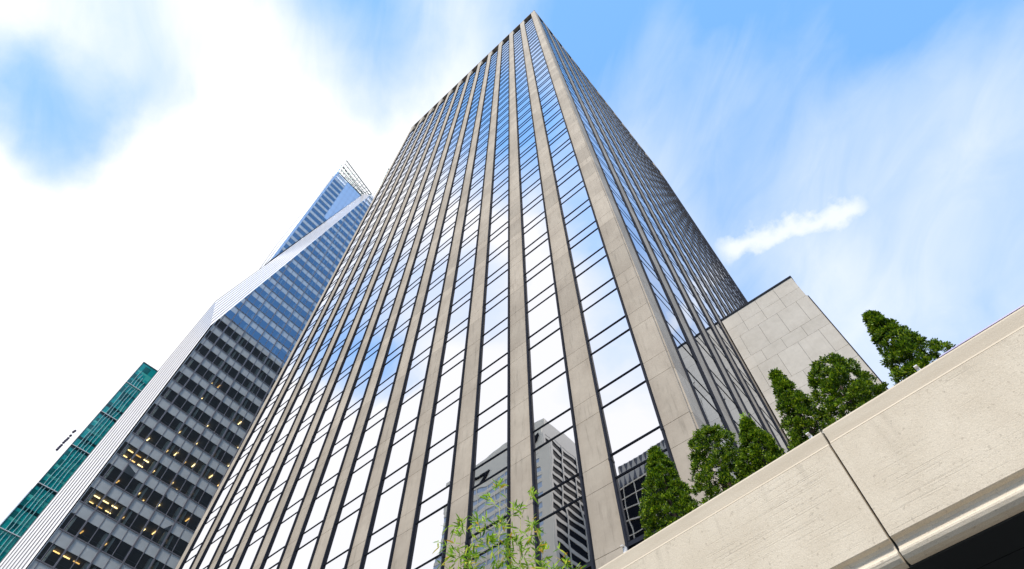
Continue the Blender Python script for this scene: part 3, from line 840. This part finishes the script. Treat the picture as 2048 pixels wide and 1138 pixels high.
for i, (x, y) in enumerate(stems):
    top = Vector([(1.30, -11.87, 5.8), (1.46, -11.72, 5.55), (1.1, -12.06, 5.4), (1.62, -11.58, 5.2), (1.02, -12.15, 5.1)][i])
    b0 = Vector((x, y, 0)); pts = []
    for q in range(13):
        t_ = q / 12; p = b0.lerp(Vector((top.x, top.y, top.z)), t_); p.x += .05 * math.sin(t_ * 5 + i) * (1 - t_); pts.append(p)
    mb = MB(); mb.tube(pts, [.012 * (1 - .72 * q / 12) for q in range(13)], 6); mb.build('stem', M['stem'], bam)
    culm.append(pts)
for tx in tips:
    br = MB()
    T = Vector(tx)
    best = min((p for c in culm for p in c if p.z < T.z - .12), key=lambda p: (p - T).length + abs(p.z - T.z + .3) * .5)
    mid = best.lerp(T, .55) + Vector((0, 0, .05)); br.tube([best, mid, T], [.0035, .0028, .0015], 4); br.build('twig', M['stem'], bam)
    for s_ in range(3):
        c = T if s_ == 0 else best.lerp(T, .45 + .25 * s_) + Vector((rb.gauss(0, .03), rb.gauss(0, .03), rb.gauss(0, .03)))
        outw = (T - best).normalized()
        for q in range(12 if s_ == 0 else 8):
            d = outw * .7 + Vector((rb.gauss(0, .6), rb.gauss(0, .6), rb.gauss(.05, .5)))
            leaf(c + Vector((rb.gauss(0, .012), rb.gauss(0, .012), rb.gauss(0, .02))), d, rb.uniform(.07, .13), rb.uniform(.007, .011))
for q in range(720):
    c = rb.choice(culm); p = c[rb.randint(8, 12)].copy(); p += Vector((rb.gauss(0, .13), rb.gauss(0, .13), rb.gauss(-.16, .17)))
    if p.z > 5.4: continue
    for _ in range(4): leaf(p, Vector((rb.gauss(0, 1), rb.gauss(0, 1), rb.gauss(-.1, .5))), rb.uniform(.06, .12), rb.uniform(.006, .010))
leaves.build('foliage', M['bamboo'], bam)

# ------------------------------------------------------------------ ground
mb = MB(); mb.quad((-1500, -1500, 0), (1500, -1500, 0), (1500, 1500, 0), (-1500, 1500, 0)); struct(mb.build('ground', M['asphalt']))
mb = MB(); mb.box(-80, 40, -13.5, 80, -.1, .12); struct(mb.build('pavement', M['paving']))

# ================================================================== sky
SUN_AZ, SUN_EL = 163., 54.
w = bpy.data.worlds.new("World"); sc.world = w; w.use_nodes = True
t = NT(w.node_tree); bg = w.node_tree.nodes['Background']
sky = t.new('ShaderNodeTexSky', sky_type='NISHITA'); sky.sun_disc = False
sky.sun_elevation = R(SUN_EL); sky.sun_rotation = R(SUN_AZ); sky.air_density = 1.0; sky.dust_density = .4; sky.ozone_density = 2.5
tc = t.new('ShaderNodeTexCoord'); D = t.vmath('NORMALIZE', tc.outputs['Generated'])
wn = t.new('ShaderNodeTexNoise'); t.l.new(D, wn.inputs['Vector']); wn.inputs['Scale'].default_value = 3.4; wn.inputs['Detail'].default_value = 7; wn.inputs['Roughness'].default_value = .55
wsh = t.new('ShaderNodeVectorMath', operation='SCALE'); t.l.new(t.vmath('SUBTRACT', wn.outputs['Color'], (.5, .5, .5)), wsh.inputs[0]); wsh.inputs['Scale'].default_value = .24
DW = t.vmath('NORMALIZE', t.vmath('ADD', D, wsh.outputs[0]))
def lobe(d, a_in, a_out, wgt):
    v = Vector(d).normalized(); dt = t.vmath('DOT_PRODUCT', DW, tuple(v))
    return t.smooth(dt, math.cos(R(a_out)), math.cos(R(a_in)), 0, wgt)
rot = t.new('ShaderNodeVectorRotate', rotation_type='Z_AXIS'); t.l.new(D, rot.inputs['Vector']); rot.inputs['Angle'].default_value = R(35)
sv = t.scale(rot.outputs[0], (1., 2.1, 1.3))
n1 = t.noise(sv, 1.7, 7, .45, .4)
n2 = t.noise(t.scale(rot.outputs[0], (1.2, 3.5, 1.4)), 4.5, 8, .6, .9)
dens = t.math('ADD', t.math('MULTIPLY', n1, 1.15), t.math('MULTIPLY', n2, .36))   # around .77
for d, a, b_, wg in (((-.66, -.12, .73), 6, 34, .46), ((-.8, .15, .5), 15, 55, .45), ((-.36, .06, .93), 4, 22, .34), ((-.54, -.58, .62), 8, 30, .6),
                     ((-.42, -.36, .83), 2, 12, .15), ((-.485, -.345, .805), 0, 13, -1.2), ((-.52, -.48, .71), 0, 11, .5), ((-.38, -.42, .82), 0, 13, .35), ((-.60, -.28, .75), 0, 9, -.35), ((-.59, -.44, .68), 0, 9, .7), ((-.27, -.12, .956), 0, 13, -.62),
                     ((.27, .40, .875), 5, 38, -.10), ((.05, .2, .98), 0, 12, -.12), ((-.2, -.44, .88), 2, 16, -.12), ((-.40, -.22, .89), 3, 16, .28), ((.5, .18, .85), 5, 24, -.4), ((.85, .1, .3), 10, 45, .35),
                     ((.0, .42, .907), 2, 15, .10), ((-.03, .70, .71), 3, 14, .16), ((.2, .78, .58), 5, 28, .16)):
    dens = t.math('ADD', dens, lobe(d, a, b_, wg))
# short bright streak low on the right
a1 = Vector((-.025, .55, .835)).normalized(); a2 = Vector((.175, .595, .784)).normalized()
ax = (a2 - a1).normalized(); mid = (a1 + a2).normalized(); nx = mid.cross(ax).normalized()
sd = t.vmath('SUBTRACT', D, tuple(mid))
nz = t.noise(D, 22, 5, .6); nzc = t.math('MULTIPLY_ADD', nz, .07, -.035)
pu = t.math('ABSOLUTE', t.vmath('DOT_PRODUCT', sd, tuple(ax)))
pv = t.math('ABSOLUTE', t.math('ADD', t.vmath('DOT_PRODUCT', sd, tuple(nx)), nzc))
streak = t.math('MULTIPLY', t.smooth(pu, .085, .14, 1, 0), t.smooth(pv, .0, .044, 1, 0))
cov = t.math('POWER', t.math('MULTIPLY_ADD', dens, 1.05, -.48, clamp=True), 1.15)
cov = t.math('MAXIMUM', cov, t.math('MULTIPLY', streak, .8))
skyc = t.mix(.62, t.mix(1., sky.outputs[0], (1.15, 1.5, 1.7), 'MULTIPLY'), (.95, 2.2, 4.3))
cl = t.ramp(t.noise(sv, 3.2, 5, .5), [(.3, (8.6, 8.9, 9.6)), (.7, (10.4, 10.5, 10.8))])
colr = t.mix(cov, skyc, (4.7, 4.72, 4.85))
t.l.new(colr, bg.inputs[0]); bg.inputs[1].default_value = .15

sd_ = Vector((math.sin(R(SUN_AZ)) * math.cos(R(SUN_EL)), math.cos(R(SUN_AZ)) * math.cos(R(SUN_EL)), math.sin(R(SUN_EL))))
L = bpy.data.lights.new('sun', 'SUN'); L.energy = 3.0; L.angle = R(8); L.color = (1, .92, .80)
lo = bpy.data.objects.new('sun', L); col.objects.link(lo); lo.rotation_euler = (-sd_).to_track_quat('-Z', 'Y').to_euler()
lo.location = (0, -30, 200)

# ================================================================== camera
cam = bpy.data.cameras.new('camera'); co = bpy.data.objects.new('camera', cam); col.objects.link(co); sc.camera = co
r0 = Vector((0.750215, 0.661178, -0.004524)); dn = Vector((-0.570822, 0.644208, -0.509076)); fw = Vector((-0.333676, 0.384499, 0.860709))
m3 = Matrix((r0, -dn, -fw)).transposed()
co.matrix_world = Matrix.Translation(CAM) @ m3.to_4x4()
cam.sensor_width = 36; cam.lens = 1145.74 / 2048 * 36; cam.clip_start = .05; cam.clip_end = 5000

sc.view_settings.view_transform = 'Standard'; sc.view_settings.look = 'None'; sc.view_settings.gamma = 1
sc.view_settings.exposure = 0.7
sc.cycles.caustics_reflective = False; sc.cycles.caustics_refractive = False; sc.cycles.max_bounces = 8; sc.cycles.transparent_max_bounces = 12; sc.cycles.glossy_bounces = 5
